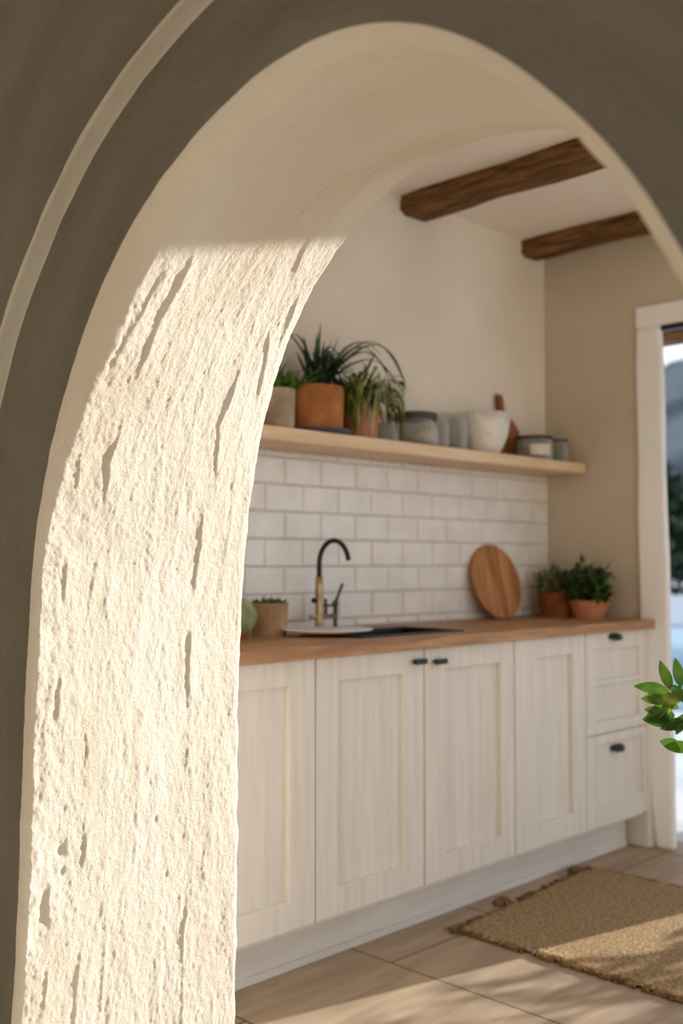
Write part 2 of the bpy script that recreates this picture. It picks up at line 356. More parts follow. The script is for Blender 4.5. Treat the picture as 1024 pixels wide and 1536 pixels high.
def arch_height(X, T):
    warp = 0.02*(fbm(X*7, T*2.5, 3)-0.5)
    Xw = X + warp
    h = 0.007*(fbm(Xw*5, T*2.2, 11)-0.5)
    lower = np.clip((2.25-T)/0.5, 0.25, 1)
    st = fbm(Xw*48+2*fbm(X*6, T*4, 5), T*19, 21, 4, 0.62)
    h = h + lower*0.0030*(st-0.5)
    rid = 1-np.abs(2*fbm(Xw*14+5, T*3.1, 31, 3)-1)
    h = h + lower*0.0008*np.clip(rid-0.72, 0, 1)/0.28
    h = h + lower*0.0017*(fbm(X*190, T*110, 41, 2)-0.5)
    h = h + 0.008*(fbm(T*20+X*9, X*18, 55, 4, 0.6)-0.5)*np.exp(-np.maximum(X-1.0, 0)/0.07)
    wob = 0.009*(fbm(T*12, T*0+2.2, 51, 3)-0.5)*2
    for pts, amp in CR:
        pts = sorted(pts, key=lambda p: p[1]); ts = [p[1] for p in pts]; xs = [p[0] for p in pts]
        L = ts[-1]-ts[0]
        xc = np.interp(T, ts, xs) + wob
        u = (T-ts[0])/L
        env = np.clip(np.minimum(u, 1-u)*3.5, 0, 1); env = np.where((u > 0) & (u < 1), env, 0)*(0.25+1.5*vnoise(T*13+amp*900, T*0+xs[0]*40, 77))
        d = X - xc
        prof = np.where(d > 0, np.exp(-np.maximum(d, 0)/0.035), np.clip(1+d/0.004, 0, 1)) - 0.12*np.exp(-((d+0.006)/0.006)**2)
        h = h + 0.30*amp*env*prof
    # hairline cracks and pits in the upper plaster
    jx = 0.004*(fbm(T*40, X*40, 57, 3)-0.5)
    for seg in GR:
        for (ax, at), (bx, bt) in zip(seg[:-1], seg[1:]):
            L2 = (bx-ax)**2+(bt-at)**2
            k = np.clip(((X-ax)*(bx-ax)+(T-at)*(bt-at))/L2, 0, 1)
            d2 = (X+jx-ax-k*(bx-ax))**2+(T-at-k*(bt-at))**2
            h = h - 0.0028*np.exp(-d2/0.0021**2)
    for px_, pt_, rr_ in PITS:
        h = h - 0.7*rr_*np.exp(-((X-px_)**2+((T-pt_)*0.6)**2)/rr_**2)
    return h

def build_arch():
    ts = np.concatenate([np.arange(0, 2.75, 0.0027), np.arange(2.75, TEND+1.1+1e-6, 0.0121)])
    ts[-1] = TEND+1.1
    rn = smooth_tab(NEAR, ts); rf = smooth_tab(FAR, ts); ro = smooth_tab(OUT, ts); re = edge_r(ts)
    re = np.where((ts < 1.1), Y1-CY, re); re = np.where(ts > TEND, CY-Y0, re)
    cols = []      # each: (X array, r array, is_intrados weight)
    ns = len(ts)
    # outer layer, from rectangle inward
    for w in np.linspace(0, 1, 7): cols.append((np.full(ns, XO), re*(1-w)+(ro+0.006)*w, 0))
    wobo = 0.004*(fbm(ts*9, ts*0, 61)-0.5)
    for a in np.linspace(0, PI/2, 4)[1:]: cols.append((XO+0.006*(1-math.cos(a)) + ts*0, ro+wobo+0.006*(1-math.sin(a)), 0))
    cols.append((np.full(ns, XN-0.003), ro+wobo-0.001, 0))
    cols.append((np.full(ns, XN), ro+wobo-0.006, 0)); kstrip = len(cols)-1
    for w in np.linspace(0, 1, 12)[1:]: cols.append((np.full(ns, XN), (ro-0.006)*(1-w)+(rn+0.012)*w, 0.25*w))
    sm_ = np.clip((ts-1.2)/0.45, 0, 1)*np.clip((2.75-ts)/0.5, 0, 1)
    ex, er = 0.014+0.036*sm_, 0.012+0.018*sm_
    kedge = len(cols)
    for a in np.linspace(0, PI/2, 16)[1:]:
        cols.append((XN+ex*(1-math.cos(a))*1.0 + ts*0, rn+0.012-(er+0.012)*math.sin(a), 0.3+0.7*math.sin(a)))
    X1, X2 = XN+ex, XF-0.012
    for w in np.arange(0, 1, 0.0027/0.49)[1:]:
        r = (rn-er)*(1-w)+rf*w
        cols.append((X1+(X2-X1)*w+ts*0, r, 1.0))
    lipn = 0.004*(fbm(ts*22, ts*0+1, 71)-0.5)
    for a in np.linspace(0, PI/2, 7)[1:]:
        cols.append((X2+0.012*math.sin(a)+lipn*2, rf+0.012*(1-math.cos(a)), 1.0-a/(PI/2)*0.7))
    for w in np.linspace(0, 1, 6)[1:]: cols.append((np.full(ns, XF), (rf+0.012)*(1-w)+re*w, 0))
    nc = len(cols)
    X = np.stack([c[0] for c in cols], 1); Rr = np.stack([c[1] for c in cols], 1); W = np.array([c[2] for c in cols])[None, :]
    T = np.repeat(ts[:, None], nc, 1)
    Y, Z = place(T, Rr)
    P = np.stack([X, Y, Z], 2)
    dt = np.gradient(P, axis=0); dc = np.gradient(P, axis=1)
    nrm = np.cross(dc, dt); ln = np.linalg.norm(nrm, axis=2, keepdims=True); nrm = nrm/np.maximum(ln, 1e-9)
    inward = np.stack([X*0, -(Y-CY), -(Z-CZ)*(T > 1.1)*(T < TEND)], 2)
    k = nc-60
    if (nrm[:, k]*inward[:, k]).sum() < 0: nrm = -nrm
    arcu = np.cumsum(np.linalg.norm(np.diff(P, axis=1, prepend=P[:, :1]), axis=2), axis=1)
    arcu = arcu - arcu[:, kedge:kedge+1] + 3.0
    H = arch_height(X, T)*W
    facew = ((X < XN+0.002) & (Rr < re[:, None]-0.02)).astype(float)*(1-W)
    H = H + facew*(0.004*(fbm(Y*5, Z*5, 81)-0.5)+0.004*(fbm((Y+Z*0.5)*22, (Z-Y*0.5)*6, 83, 4)-0.5))
    P = P + nrm*H[..., None]
    P[..., 2] = np.maximum(P[..., 2], 0); P[..., 2] = np.where(T <= 0, 0, P[..., 2]); P[-1, :, 2] = 0
    V = P.reshape(-1, 3)
    i = np.arange(ns-1)[:, None]*nc + np.arange(nc-1)[None, :]
    F = np.stack([i, i+1, i+nc+1, i+nc], 2).reshape(-1, 4)
    # orientation: make normals match nrm
    me = bpy.data.meshes.new('wall_arch')
    me.vertices.add(len(V)); me.vertices.foreach_set('co', V.astype(np.float32).ravel())
    me.loops.add(F.size); me.polygons.add(len(F))
    a, b, c = V[F[:, 0]], V[F[:, 1]], V[F[:, 2]]
    fn = np.cross(b-a, c-a); want = nrm.reshape(-1, 3)[F[:, 0]]
    if (fn*want).sum() < 0: F = F[:, ::-1]
    me.loops.foreach_set('vertex_index', F.astype(np.int32).ravel())
    me.polygons.foreach_set('loop_start', (np.arange(len(F))*4).astype(np.int32))
    me.polygons.foreach_set('use_smooth', np.ones(len(F), dtype=bool))
    me.update(calc_edges=True)
    uvl = me.uv_layers.new(name='UVMap')
    U = np.stack([arcu.ravel()*1.0, T.ravel()], 1)[F.ravel()]
    # on the flat faces use real plane coordinates so the grain does not stretch
    uvl.data.foreach_set('uv', U.astype(np.float32).ravel())
    me.materials.append(M['arch']); me.materials.append(M['arch_face']); me.materials.append(M['arch_lit_strip'])
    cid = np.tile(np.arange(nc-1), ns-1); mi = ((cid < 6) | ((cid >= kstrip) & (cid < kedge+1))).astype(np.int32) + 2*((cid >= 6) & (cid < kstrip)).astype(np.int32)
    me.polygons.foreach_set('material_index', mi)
    me.validate()
    o = bpy.data.objects.new('wall_arch', me); COL.objects.link(o)
    o['kind'] = 'structure'; o['label'] = 'thick hand-plastered arch wall with sunlit rough left reveal and shaded front face'
    return o
build_arch()

# ------------------------------------------------------------------ room shell
XR, YB, ZC = 3.99, 2.67, 2.575
def slab(name, b, mat, label=None):
    o = MB().box(*b).build(name, mat, bevel=0.0); return struct(o, label)
slab('floor_near', (-2.6, 1.27, -2.2, 3.1, -0.1, 0.0), 'bounce_stone', 'unseen floor on the near side, made pale to bounce light onto the arch')  # unseen floor, coloured pale to throw light up at the arch
slab('floor', (1.27, 4.12, -2.2, 2.8, -0.1, 0.0), 'floor', 'large greige wood-look floor planks')
slab('wall_back', (1.53, 4.12, YB, 2.85, 0, 2.7), 'plaster', 'cream plaster wall behind the shelf and tiles')
slab('ceiling', (1.0, 4.12, -2.2, 2.85, ZC, 2.7), 'ceiling', 'white ceiling between dark beams')
# right wall with the door opening: return by the cabinets, header, post; unseen high header added to cut the sun
MB_r = MB().box(XR, 4.12, 2.19, YB, 0, ZC).box(XR, 4.12, 1.53, 2.19, 2.14, ZC).box(XR, 4.12, 1.487, 1.53, 0, ZC).box(XR, 4.12, -2.2, 1.487, 2.525, ZC)
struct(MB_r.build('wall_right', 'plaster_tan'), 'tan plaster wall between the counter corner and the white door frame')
struct(MB().box(1.53, 2.2, -2.35, -2.2, 0, 2.7).box(3.95, 4.12, -2.35, -2.2, 0, 2.7).box(2.2, 3.95, -2.35, -2.2, 0, 0.4).box(2.2, 3.95, -2.35, -2.2, 2.4, 2.7).build('wall_front', 'plaster'))
struct(MB().box(2.2, 3.95, -2.3, -2.25, 0.4, 0.46).box(2.2, 3.95, -2.3, -2.25, 2.34, 2.4).box(2.2, 2.26, -2.3, -2.25, 0.46, 2.34).box(3.89, 3.95, -2.3, -2.25, 0.46, 2.34).box(3.05, 3.1, -2.3, -2.25, 0.46, 2.34).build('window_fill_2', 'frame'))  # unseen window added to bring skylight onto the cabinets
# door frame, slightly flared and hand-plastered
def frame_mesh():
    m = MB()
    n = 12; hs = np.linspace(0, 2.128, n)
    vs = []
    for i, z in enumerate(hs):
        t = z/2.128
        yo = 2.140+0.065*min(1, t*2.2)**0.7 + 0.003*math.sin(i*2.1)
        yi = 2.062+0.030*t + 0.003*math.sin(i*1.7+1)
        vs += [(3.962, yo, z), (3.962, yi, z), (3.998, yi, z), (3.998, yo, z)]
    fs = []
    for i in range(n-1):
        a = i*4
        for k in range(4): fs.append((a+k, a+4+k, a+4+(k+1) % 4, a+(k+1) % 4))
    fs += [(0, 1, 2, 3), tuple((n-1)*4+k for k in (3, 2, 1, 0))]
    m.add(vs, fs)
    m.box(3.962, 3.998, 1.487, 2.207, 2.128, 2.222)
    m.box(3.962, 3.998, 1.487, 1.545, 0, 2.128)
    return m
struct(frame_mesh().build('door_1', 'frame', bevel=0.012), 'white painted door frame beside the cabinets')
MB().box(3.97, 3.995, 1.545, 2.09, 2.106, 2.1275).build('door_track', 'black', parent=bpy.data.objects['door_1'])

# camera-side room
struct(MB().box(-2.75, -2.6, -1.8, 3.1, 0, 1.0).box(-2.75, -2.6, -1.8, 3.1, 2.0, 2.6).box(-2.75, -2.6, -1.8, -0.3, 1.0, 2.0).box(-2.75, -2.6, 0.9, 3.1, 1.0, 2.0).build('wall_near_back', 'near_plaster'))
struct(MB().box(-2.72, -2.66, -0.3, 0.9, 1.0, 1.05).box(-2.72, -2.66, -0.3, 0.9, 1.95, 2.0).box(-2.72, -2.66, -0.3, -0.25, 1.05, 1.95).box(-2.72, -2.66, 0.85, 0.9, 1.05, 1.95).box(-2.71, -2.67, 0.28, 0.32, 1.05, 1.95).build('window_fill_1', 'frame'))  # unseen window added behind the camera to lighten the arch front
slab('wall_near_left', (-2.75, 1.0, 2.95, 3.1, 0, 2.6), 'near_plaster')
struct(MB().box(-2.75, -1.9, -1.95, -1.8, 0, 2.6).box(0.8, 1.0, -1.95, -1.8, 0, 2.6).box(-1.9, 0.8, -1.95, -1.8, 0, 0.3).box(-1.9, 0.8, -1.95, -1.8, 2.35, 2.6).build('wall_near_right', 'near_plaster'))
struct(MB().box(-1.9, 0.8, -1.9, -1.85, 0.3, 0.36).box(-1.9, 0.8, -1.9, -1.85, 2.29, 2.35).box(-1.9, -1.84, -1.9, -1.85, 0.36, 2.29).box(0.74, 0.8, -1.9, -1.85, 0.36, 2.29).box(-0.58, -0.53, -1.9, -1.85, 0.36, 2.29).build('window_fill_3', 'frame'))  # unseen window added to send fill light under the arch
struct(MB().box(-30, 4.10, -40, -2.36, -0.14, -0.05).build('ground_bounce', 'bounce_stone'), 'unseen pale paving added to bounce warm light into the arch')  # unseen ground added as a warm reflector for the arch underside
slab('ceiling_near', (-2.75, 1.2, -1.95, 3.1, 2.575, 2.7), 'near_plaster')
slab('wall_near_corner', (0.97, 1.53, 2.67, 3.1, 0, 2.6), 'near_plaster')

# ------------------------------------------------------------------ beams
def beam(x0, x1, lab):
    b = MB(); n = 40; vs = []
    for i in range(n+1):
        y = YB - (YB+2.2)*i/n
        jit = lambda s: 0.006*math.sin(i*1.3+s*2.7)+random.uniform(-.003, .003)
        z0 = 2.505
        vs += [(x0+jit(1), y, ZC), (x0+jit(2), y, z0+0.014), (x0+0.018+jit(3), y, z0+jit(4)*.5), (x1-0.016+jit(5), y, z0+jit(6)*.5), (x1+jit(7), y, z0+0.014), (x1+jit(8), y, ZC)]
    fs = []
    for i in range(n):
        for k in range(5): fs.append((i*6+k, i*6+k+1, (i+1)*6+k+1, (i+1)*6+k))
    fs += [(5, 4, 3, 2, 1, 0), tuple(n*6+k for k in range(6))]
    b.add(vs, fs)
    o = b.build('ceiling_beam', 'beam', origin=((x0+x1)/2, YB, ZC)); tag(o, lab, 'beam', 'rough wooden ceiling beams'); return o
beam(3.015, 3.17, 'rough brown wooden ceiling beam nearer the arch, over the middle of the shelf')
beam(3.815, 3.945, 'rough dark wooden ceiling beam close to the tan wall above the door frame')

# ------------------------------------------------------------------ backsplash
def splash():
    back = MB().box(1.53, XR, 2.662, 2.6705, 0.92, 1.535)
    o = back.build('tile_backsplash', 'grout', origin=(2.7, 2.67, 0.92))
    struct(o, 'white glazed rectangular wall tiles between counter and shelf')
    m = MB(); g = 0.0055; w = 0.1735; h = 0.0935
    z = 0.952; row = 0
    rows = [(0.921, 0.952)] + [(0.952+i*h, 0.952+(i+1)*h) for i in range(7)]
    for ri, (za, zb) in enumerate(rows):
        zb2 = min(zb, 1.534)
        if zb2-za < 0.012: continue
        off = 0.0 if ri % 2 == 0 else w/2
        x = 2.403 - 6*w + off
        while x < XR-0.01:
            xa, xb = max(x, 1.54), min(x+w, XR-0.001)
            if xb-xa > 0.02:
                t = 0.005+random.uniform(-0.0015, 0.0015); tl = random.uniform(-0.0015, 0.0015)
                x0, x1, z0, z1 = xa+g/2, xb-g/2, za+g/2, zb2-g/2; y = 2.662
                i = 0.0045
                vs = [(x0, y, z0), (x1, y, z0), (x1, y, z1), (x0, y, z1),
                      (x0+i, y-t+tl, z0+i), (x1-i, y-t-tl, z0+i), (x1-i, y-t-tl, z1-i), (x0+i, y-t+tl, z1-i)]
                m.add(vs, [(4, 5, 6, 7), (0, 1, 5, 4), (1, 2, 6, 5), (2, 3, 7, 6), (3, 0, 4, 7)])
            x += w
    m.build('tiles', 'tile', parent=o)
splash()

# ------------------------------------------------------------------ cabinets
YF, YD = 2.16, 2.182      # front plane of doors, back of doors
ZB, ZTOP = 0.148, 0.882
def shaker(m, x0, x1, z0, z1, fw, rails=(), bw=0.095, tw=0.072):
    """frame-and-panel front; rails = list of (za, zb) extra horizontal members"""
    m.box(x0, x0+fw, YF, YD, z0, z1); m.box(x1-fw, x1, YF, YD, z0, z1)
    m.box(x0+fw, x1-fw, YF, YD, z0, z0+bw); m.box(x0+fw, x1-fw, YF, YD, z1-tw, z1)
    for za, zb in rails: m.box(x0+fw, x1-fw, YF, YD, za, zb)
def panel(x0, x1, z0, z1, bead=True):
    m = MB(); yp = YF+0.017
    if not bead:
        return m.box(x0, x1, yp, YD-0.001, z0, z1)
    n = max(1, round((x1-x0)/0.05)); w = (x1-x0)/n
    for i in range(n):
        a, b = x0+i*w, x0+(i+1)*w; g = 0.0025
        vs = []
        prof = [(a, yp+0.0009), (a+g, yp), (b-g, yp), (b, yp+0.0009)]
        for z in (z0, z1): vs += [(p[0], p[1], z) for p in prof]
        m.add(vs, [(0, 1, 5, 4), (1, 2, 6, 5), (2, 3, 7, 6)])
    m.box(x0, x1, yp+0.003, YD-0.001, z0, z1)
    return m
def bar_handle(x0, x1, z, parent, tilt=0.0):
    m = MB().box(x0, x1, YF-0.026, YF-0.014, z-0.0085, z+0.0085).box(x0+0.008, x0+0.016, YF-0.015, YF, z-0.005, z+0.005).box(x1-0.016, x1-0.008, YF-0.015, YF, z-0.005, z+0.005)
    m.build('handle', 'handle', parent=parent, bevel=0.003)
def cup_handle(xc, z, parent):
    m = MB(); n = 14; vs = []; w = 0.048
    for i in range(n+1):
        x = xc-w+2*w*i/n; k = math.sqrt(max(0.02, 1-((x-xc)/w)**2))
        vs += [(x, YF-0.001, z+0.016*k**0.5), (x, YF-0.018*k, z+0.012*k), (x, YF-0.026*k, z-0.004), (x, YF-0.024*k, z-0.012*k)]
    fs = []
    for i in range(n):
        for k in range(3): fs.append((i*4+k, i*4+k+1, (i+1)*4+k+1, (i+1)*4+k))
    m.add(vs, fs)
    o = m.build('handle', 'handle', parent=parent, smooth=True)
    sd = o.modifiers.new('s', 'SOLIDIFY'); sd.thickness = 0.003
def carcass(root, x0, x1):
    b = MB().box(x0, x0+0.018, YD+0.002, 2.655, 0.13, 0.884).box(x1-0.018, x1, YD+0.002, 2.655, 0.13, 0.884)
    b.box(x0+0.018, x1-0.018, YD+0.002, 2.655, 0.13, 0.15).box(x0+0.018, x1-0.018, 2.64, 2.655, 0.15, 0.884).box(x0+0.018, x1-0.018, YD+0.002, YD+0.03, 0.862, 0.884)
    b.build('body', 'cab', parent=root)
def door(root, x0, x1, fl, fr=None):
    fr = fr or fl
    m = MB(); g = 0.002
    shaker(m, x0+g, x1-g, ZB, ZTOP, 0.0) if False else None
    m.box(x0+g, x0+fl, YF, YD, ZB, ZTOP); m.box(x1-fr, x1-g, YF, YD, ZB, ZTOP)
    m.box(x0+fl, x1-fr, YF, YD, ZB, 0.228); m.box(x0+fl, x1-fr, YF, YD, 0.812, ZTOP)
    d = m.build('door', 'cab', parent=root, bevel=0.0022)
    panel(x0+fl, x1-fr, 0.228, 0.812).build('panel', 'cab', parent=d)
    return d
specs = []
c1 = tag(empty('base_cabinet', (1.84, 2.4, 0.13)), 'whitewashed base cabinet partly hidden behind the arch reveal', 'cabinet', 'whitewashed kitchen base cabinets')
carcass(c1, 1.60, 2.072); door(c1, 1.60, 2.072, 0.10)
c2 = tag(empty('base_cabinet', (2.54, 2.4, 0.13)), 'double-door base cabinet below the sink with two small dark handles', 'cabinet', 'whitewashed kitchen base cabinets')
carcass(c2, 2.0735, 3.024)
d2 = door(c2, 2.074, 2.543, 0.088, 0.094); bar_handle(2.478, 2.532, 0.846, d2)
d3 = door(c2, 2.545, 3.024, 0.102, 0.078); bar_handle(2.578, 2.632, 0.840, d3)
c3 = tag(empty('base_cabinet', (3.25, 2.4, 0.13)), 'single-door base cabinet without handle beside the drawer unit', 'cabinet', 'whitewashed kitchen base cabinets')
carcass(c3, 3.0255, 3.479); door(c3, 3.026, 3.479, 0.145, 0.088)
c4 = tag(empty('drawer_cabinet', (3.72, 2.4, 0.13)), 'whitewashed drawer cabinet with two cup handles beside the door frame', 'cabinet', 'whitewashed kitchen base cabinets')
carcass(c4, 3.4805, 3.955)
m = MB(); x0, x1 = 3.483, 3.936
m.box(x0, x0+0.07, YF, YD, 0.497, ZTOP); m.box(x1-0.046, x1, YF, YD, 0.497, ZTOP)
m.box(x0+0.07, x1-0.046, YF, YD, 0.497, 0.543); m.box(x0+0.07, x1-0.046, YF, YD, 0.818, ZTOP); m.box(x0+0.07, x1-0.046, YF, YD, 0.680, 0.702)
dr = m.build('drawer', 'cab', parent=c4, bevel=0.0022)
panel(x0+0.07, x1-0.046, 0.543, 0.68, False).build('panel', 'cab', parent=dr); panel(x0+0.07, x1-0.046, 0.702, 0.818, False).build('panel', 'cab', parent=dr)
cup_handle(3.691, 0.861, dr)
m = MB()
m.box(x0, x0+0.062, YF, YD, ZB, 0.493); m.box(x1-0.03, x1, YF, YD, ZB, 0.493)
m.box(x0+0.062, x1-0.03, YF, YD, ZB, 0.225); m.box(x0+0.062, x1-0.03, YF, YD, 0.458, 0.493)
dr = m.build('drawer', 'cab', parent=c4, bevel=0.0022)
panel(x0+0.062, x1-0.03, 0.225, 0.458, False).build('panel', 'cab', parent=dr)
yf_save = YF; YF = YF+0.012; cup_handle(3.718, 0.427, dr); YF = yf_save
MB().box(3.938, 3.985, 2.158, 2.655, 0.0, 0.884).build('end_post', 'cab', parent=c4, bevel=0.003)
pl = MB().box(1.55, 3.91, 2.246, 2.262, 0.022, 0.129).box(1.55, 3.91, 2.240, 2.262, 0.0, 0.022)
tag(pl.build('plinth_board', 'plinth', origin=(2.7, 2.25, 0), bevel=0.002), 'long white plinth board along the floor below the cabinets', 'plinth')

# ------------------------------------------------------------------ countertop with sink cut-out
def counter():
    x0, x1, y0, y1, z0, z1 = 1.545, 3.975, 2.132, 2.655, 0.8855, 0.92
    hx0, hx1, hy0, hy1 = 2.36, 2.84, 2.255, 2.50
    m = MB()
    m.box(x0, hx0, y0, y1, z0, z1); m.box(hx1, x1, y0, y1, z0, z1); m.box(hx0, hx1, y0, hy0, z0, z1); m.box(hx0, hx1, hy1, y1, z0, z1)
    o = m.build('countertop', 'counter', origin=(2.7, 2.4, 0.9), bevel=0.0)
    tag(o, 'long oak worktop over the white base cabinets', 'countertop')
    # sink
    s = empty('kitchen_sink', (2.6, 2.38, 0.92)); tag(s, 'black sink set into the oak worktop in front of the tap', 'sink')
    b = MB(); t = 0.006
    a = (hx0+0.003, hx1-0.003, hy0+0.003, hy1-0.003)
    b.box(a[0], a[1], a[2], a[3], 0.74, 0.746); b.box(a[0], a[0]+t, a[2], a[3], 0.746, 0.921); b.box(a[1]-t, a[1], a[2], a[3], 0.746, 0.921)
    b.box(a[0], a[1], a[2], a[2]+t, 0.746, 0.921); b.box(a[0], a[1], a[3]-t, a[3], 0.746, 0.921)
    b.build('basin', 'black', parent=s)
    r = MB(); w = 0.012
    r.box(hx0-w, hx1+w, hy0-w, hy0+0.006, 0.9203, 0.925); r.box(hx0-w, hx1+w, hy1-0.006, hy1+w, 0.9203, 0.925)
    r.box(hx0-w, hx0+0.006, hy0+0.006, hy1-0.006, 0.9203, 0.925); r.box(hx1-0.006, hx1+w, hy0+0.006, hy1-0.006, 0.9203, 0.925)
    r.build('rim', 'black', parent=s, bevel=0.001)
    MB().lathe([(0.03, 0), (0.03, 0.004), (0.022, 0.002)], (2.62, 2.38, 0.746), 24).build('drain', 'iron', parent=s, smooth=False)
counter()
# white oval plate resting over the edge of the sink
prof = [(0.05, 0.0), (0.075, 0.002), (0.125, 0.012), (0.130, 0.016), (0.127, 0.017), (0.075, 0.007), (0.0, 0.005)]
m = MB().lathe(prof, (0, 0, 0), 56)
m.v = [(2.355+v[0]*1.04-v[1]*0.12, 2.40+v[1]*0.95+v[0]*-0.12, 0.9255+v[2]) for v in m.v]
tag(m.build('serving_plate', 'ceramic', origin=(2.355, 2.40, 0.926), smooth=True), 'shallow white oval plate on the worktop over the near end of the black sink', 'plate')

# ------------------------------------------------------------------ tap
def tap():
    Y = 2.565; r = empty('kitchen_tap', (2.476, Y, 0.9205)); tag(r, 'bridge tap with brass column and black gooseneck spout behind the sink', 'tap')
    MB().lathe([(0.026, 0), (0.026, 0.008), (0.016, 0.014), (0.0135, 0.05), (0.0135, 0.145), (0.0125, 0.185)], (2.476, Y, 0.9205), 24).build('column', 'brass', parent=r, smooth=True)
    pts = [(2.476, Y, 1.10)]
    pts += [(2.476, Y, 1.10+0.02*i) for i in range(1, 3)]
    for k in range(1, 21):
        a = PI*k/21*0.93; pts.append((2.476+0.051*(1-math.cos(a)), Y-0.02*(1-math.cos(a)), 1.145+0.083*math.sin(a)))
    e = pts[-1]; pts.append((e[0]+0.004, e[1], e[2]-0.012))
    MB().tube(pts, 0.0085, 14).build('spout', 'blacktap', parent=r, smooth=True)
    MB().tube([(2.436, Y, 0.972), (2.476, Y, 0.972), (2.556, Y, 0.972)], [0.007, 0.009, 0.007], 12).build('bridge', 'brass', parent=r, smooth=True)
    MB().lathe([(0.014, 0), (0.014, 0.006), (0.0075, 0.01), (0.0075, 0.085), (0.011, 0.09), (0.011, 0.10), (0.004, 0.104)], (2.553, Y, 0.9205), 20).build('valve', 'iron', parent=r, smooth=True)
    MB().tube([(2.553, Y, 1.015), (2.562, Y-0.004, 1.04), (2.574, Y-0.01, 1.072), (2.577, Y-0.012, 1.082)], [0.006, 0.005, 0.0055, 0.004], 10).build('lever', 'iron', parent=r, smooth=True)
    MB().tube([(2.476, Y, 1.023), (2.455, Y, 1.026), (2.449, Y, 1.026)], [0.006, 0.006, 0.01], 10).build('knob', 'blacktap', parent=r, smooth=True)
    MB().tube([(2.476, Y, 1.012), (2.505, Y, 1.006), (2.553, Y, 1.008)], [0.004, 0.004, 0.004], 8).build('link', 'iron', parent=r, smooth=True)
    MB().tube([(2.507, Y, 0.972), (2.507, Y, 1.03)], [0.005, 0.005], 8).build('diverter', 'blacktap', parent=r, smooth=True)
tap()

# ------------------------------------------------------------------ shelf
sh = MB().box(1.545, 3.978, 2.455, 2.669, 1.5355, 1.5815)
tag(sh.build('wall_shelf', 'shelf', origin=(2.7, 2.67, 1.535), bevel=0.006), 'long pale oak floating shelf above the tiles', 'shelf')
ZS = 1.582; YS = 2.56

def pot(root, name, mat, c, r0, r1, h, rim=0.0, rimh=0.0, soil=True, wall=0.007):
    prof = [(r0, 0)]
    if rim: prof += [(r1, h-rimh), (r1+rim, h-rimh+0.001), (r1+rim, h)]
    else: prof += [((r0+r1)/2*1.01, h*0.5), (r1, h)]
    ri = (r1+rim)-wall if rim else r1-wall
    prof += [(ri, h-0.001), (r1-wall-0.003, h-0.016)]
    o = MB().lathe(prof, c, 36).build(name, mat, parent=root)
    me = o.data
    if soil: MB().lathe([(r1-wall-0.0035, h-0.022), (r1-wall-0.0035, h-0.014), (0.0, h-0.012)], c, 28).build('soil', 'soil', parent=root)
    return o
def rdir(el0, el1, az=None):
    a = random.uniform(0, 2*PI) if az is None else az; e = random.uniform(el0, el1)
    return (math.cos(a)*math.cos(e), math.sin(a)*math.cos(e), math.sin(e))

# pale stone pot with small bright plant (partly behind the arch)
r = tag(empty('potted_plant', (2.285, YS, ZS)), 'bright green plant in a pale stone pot on the shelf, next to the arch', 'plant')
pot(r, 'pot', 'stonepot', (2.285, YS, ZS), 0.052, 0.056, 0.137)
m = MB()
for i in range(46): m.leaf((2.295+random.uniform(-.03, .04), YS+random.uniform(-.03, .03), ZS+0.12), rdir(0.5, 1.45), random.uniform(.07, .16), .022, 0.5)
m.build('leaves', 'leafmid', parent=r, smooth=True)
# spiky plant in terracotta
cx = 2.448
r = tag(empty('spider_plant', (cx, YS, ZS)), 'spiky dark-leaved plant in a wide terracotta pot on a slate saucer', 'plant')
MB().lathe([(0.105, 0), (0.126, 0.012), (0.124, 0.014), (0.100, 0.008), (0, 0.007)], (cx+.006, YS-0.005, ZS), 40).build('saucer', 'saucer', parent=r, smooth=True)
YS2 = YS-0.005
pot(r, 'pot', 'terra', (cx, YS2, ZS+0.0085), 0.093, 0.097, 0.152)
m = MB()
for i in range(16):
    az = random.uniform(0, 2*PI); m.leaf((cx+0.02*math.cos(az), YS2+0.02*math.sin(az), ZS+0.15), rdir(0.9, 1.5, az), random.uniform(.10, .17), .015, 0.35, seg=7, shape=0.8)
for dx, dz, L in ((-0.05, 1.0, .20), (0.0, 1.0, .235), (0.33, 1.0, .22), (0.22, 1.0, .20), (-0.30, 1.0, .19), (0.5, 1.0, .20)):
    m.leaf((cx+dx*0.05, YS2, ZS+0.15), (dx, -0.1, dz), L*0.98, .019, 0.2, seg=7, shape=0.8)
B0 = (cx+0.01, YS2, ZS+0.15)
for tip, pk, wd in (((2.858, 2.50, 1.765), (2.74, 2.50, 2.10), .016), ((2.80, 2.47, 1.80), (2.66, 2.48, 2.08), .014), ((2.77, 2.55, 1.90), (2.62, 2.55, 2.02), .014), ((2.84, 2.58, 1.83), (2.70, 2.58, 2.06), .013),
                    ((2.72, 2.45, 1.78), (2.60, 2.46, 2.00), .014), ((2.78, 2.46, 1.74), (2.66, 2.46, 1.98), .013), ((2.66, 2.42, 1.80), (2.56, 2.42, 1.97), .013), ((2.24, 2.50, 1.83), (2.32, 2.5, 2.0), .014), ((2.28, 2.6, 1.88), (2.36, 2.58, 2.0), .014),
                    ((2.62, 2.6, 1.86), (2.53, 2.6, 2.0), .014), ((2.36, 2.40, 1.78), (2.40, 2.42, 1.93), .013)):
    m.ribbon(B0, pk, tip, wd*1.35)
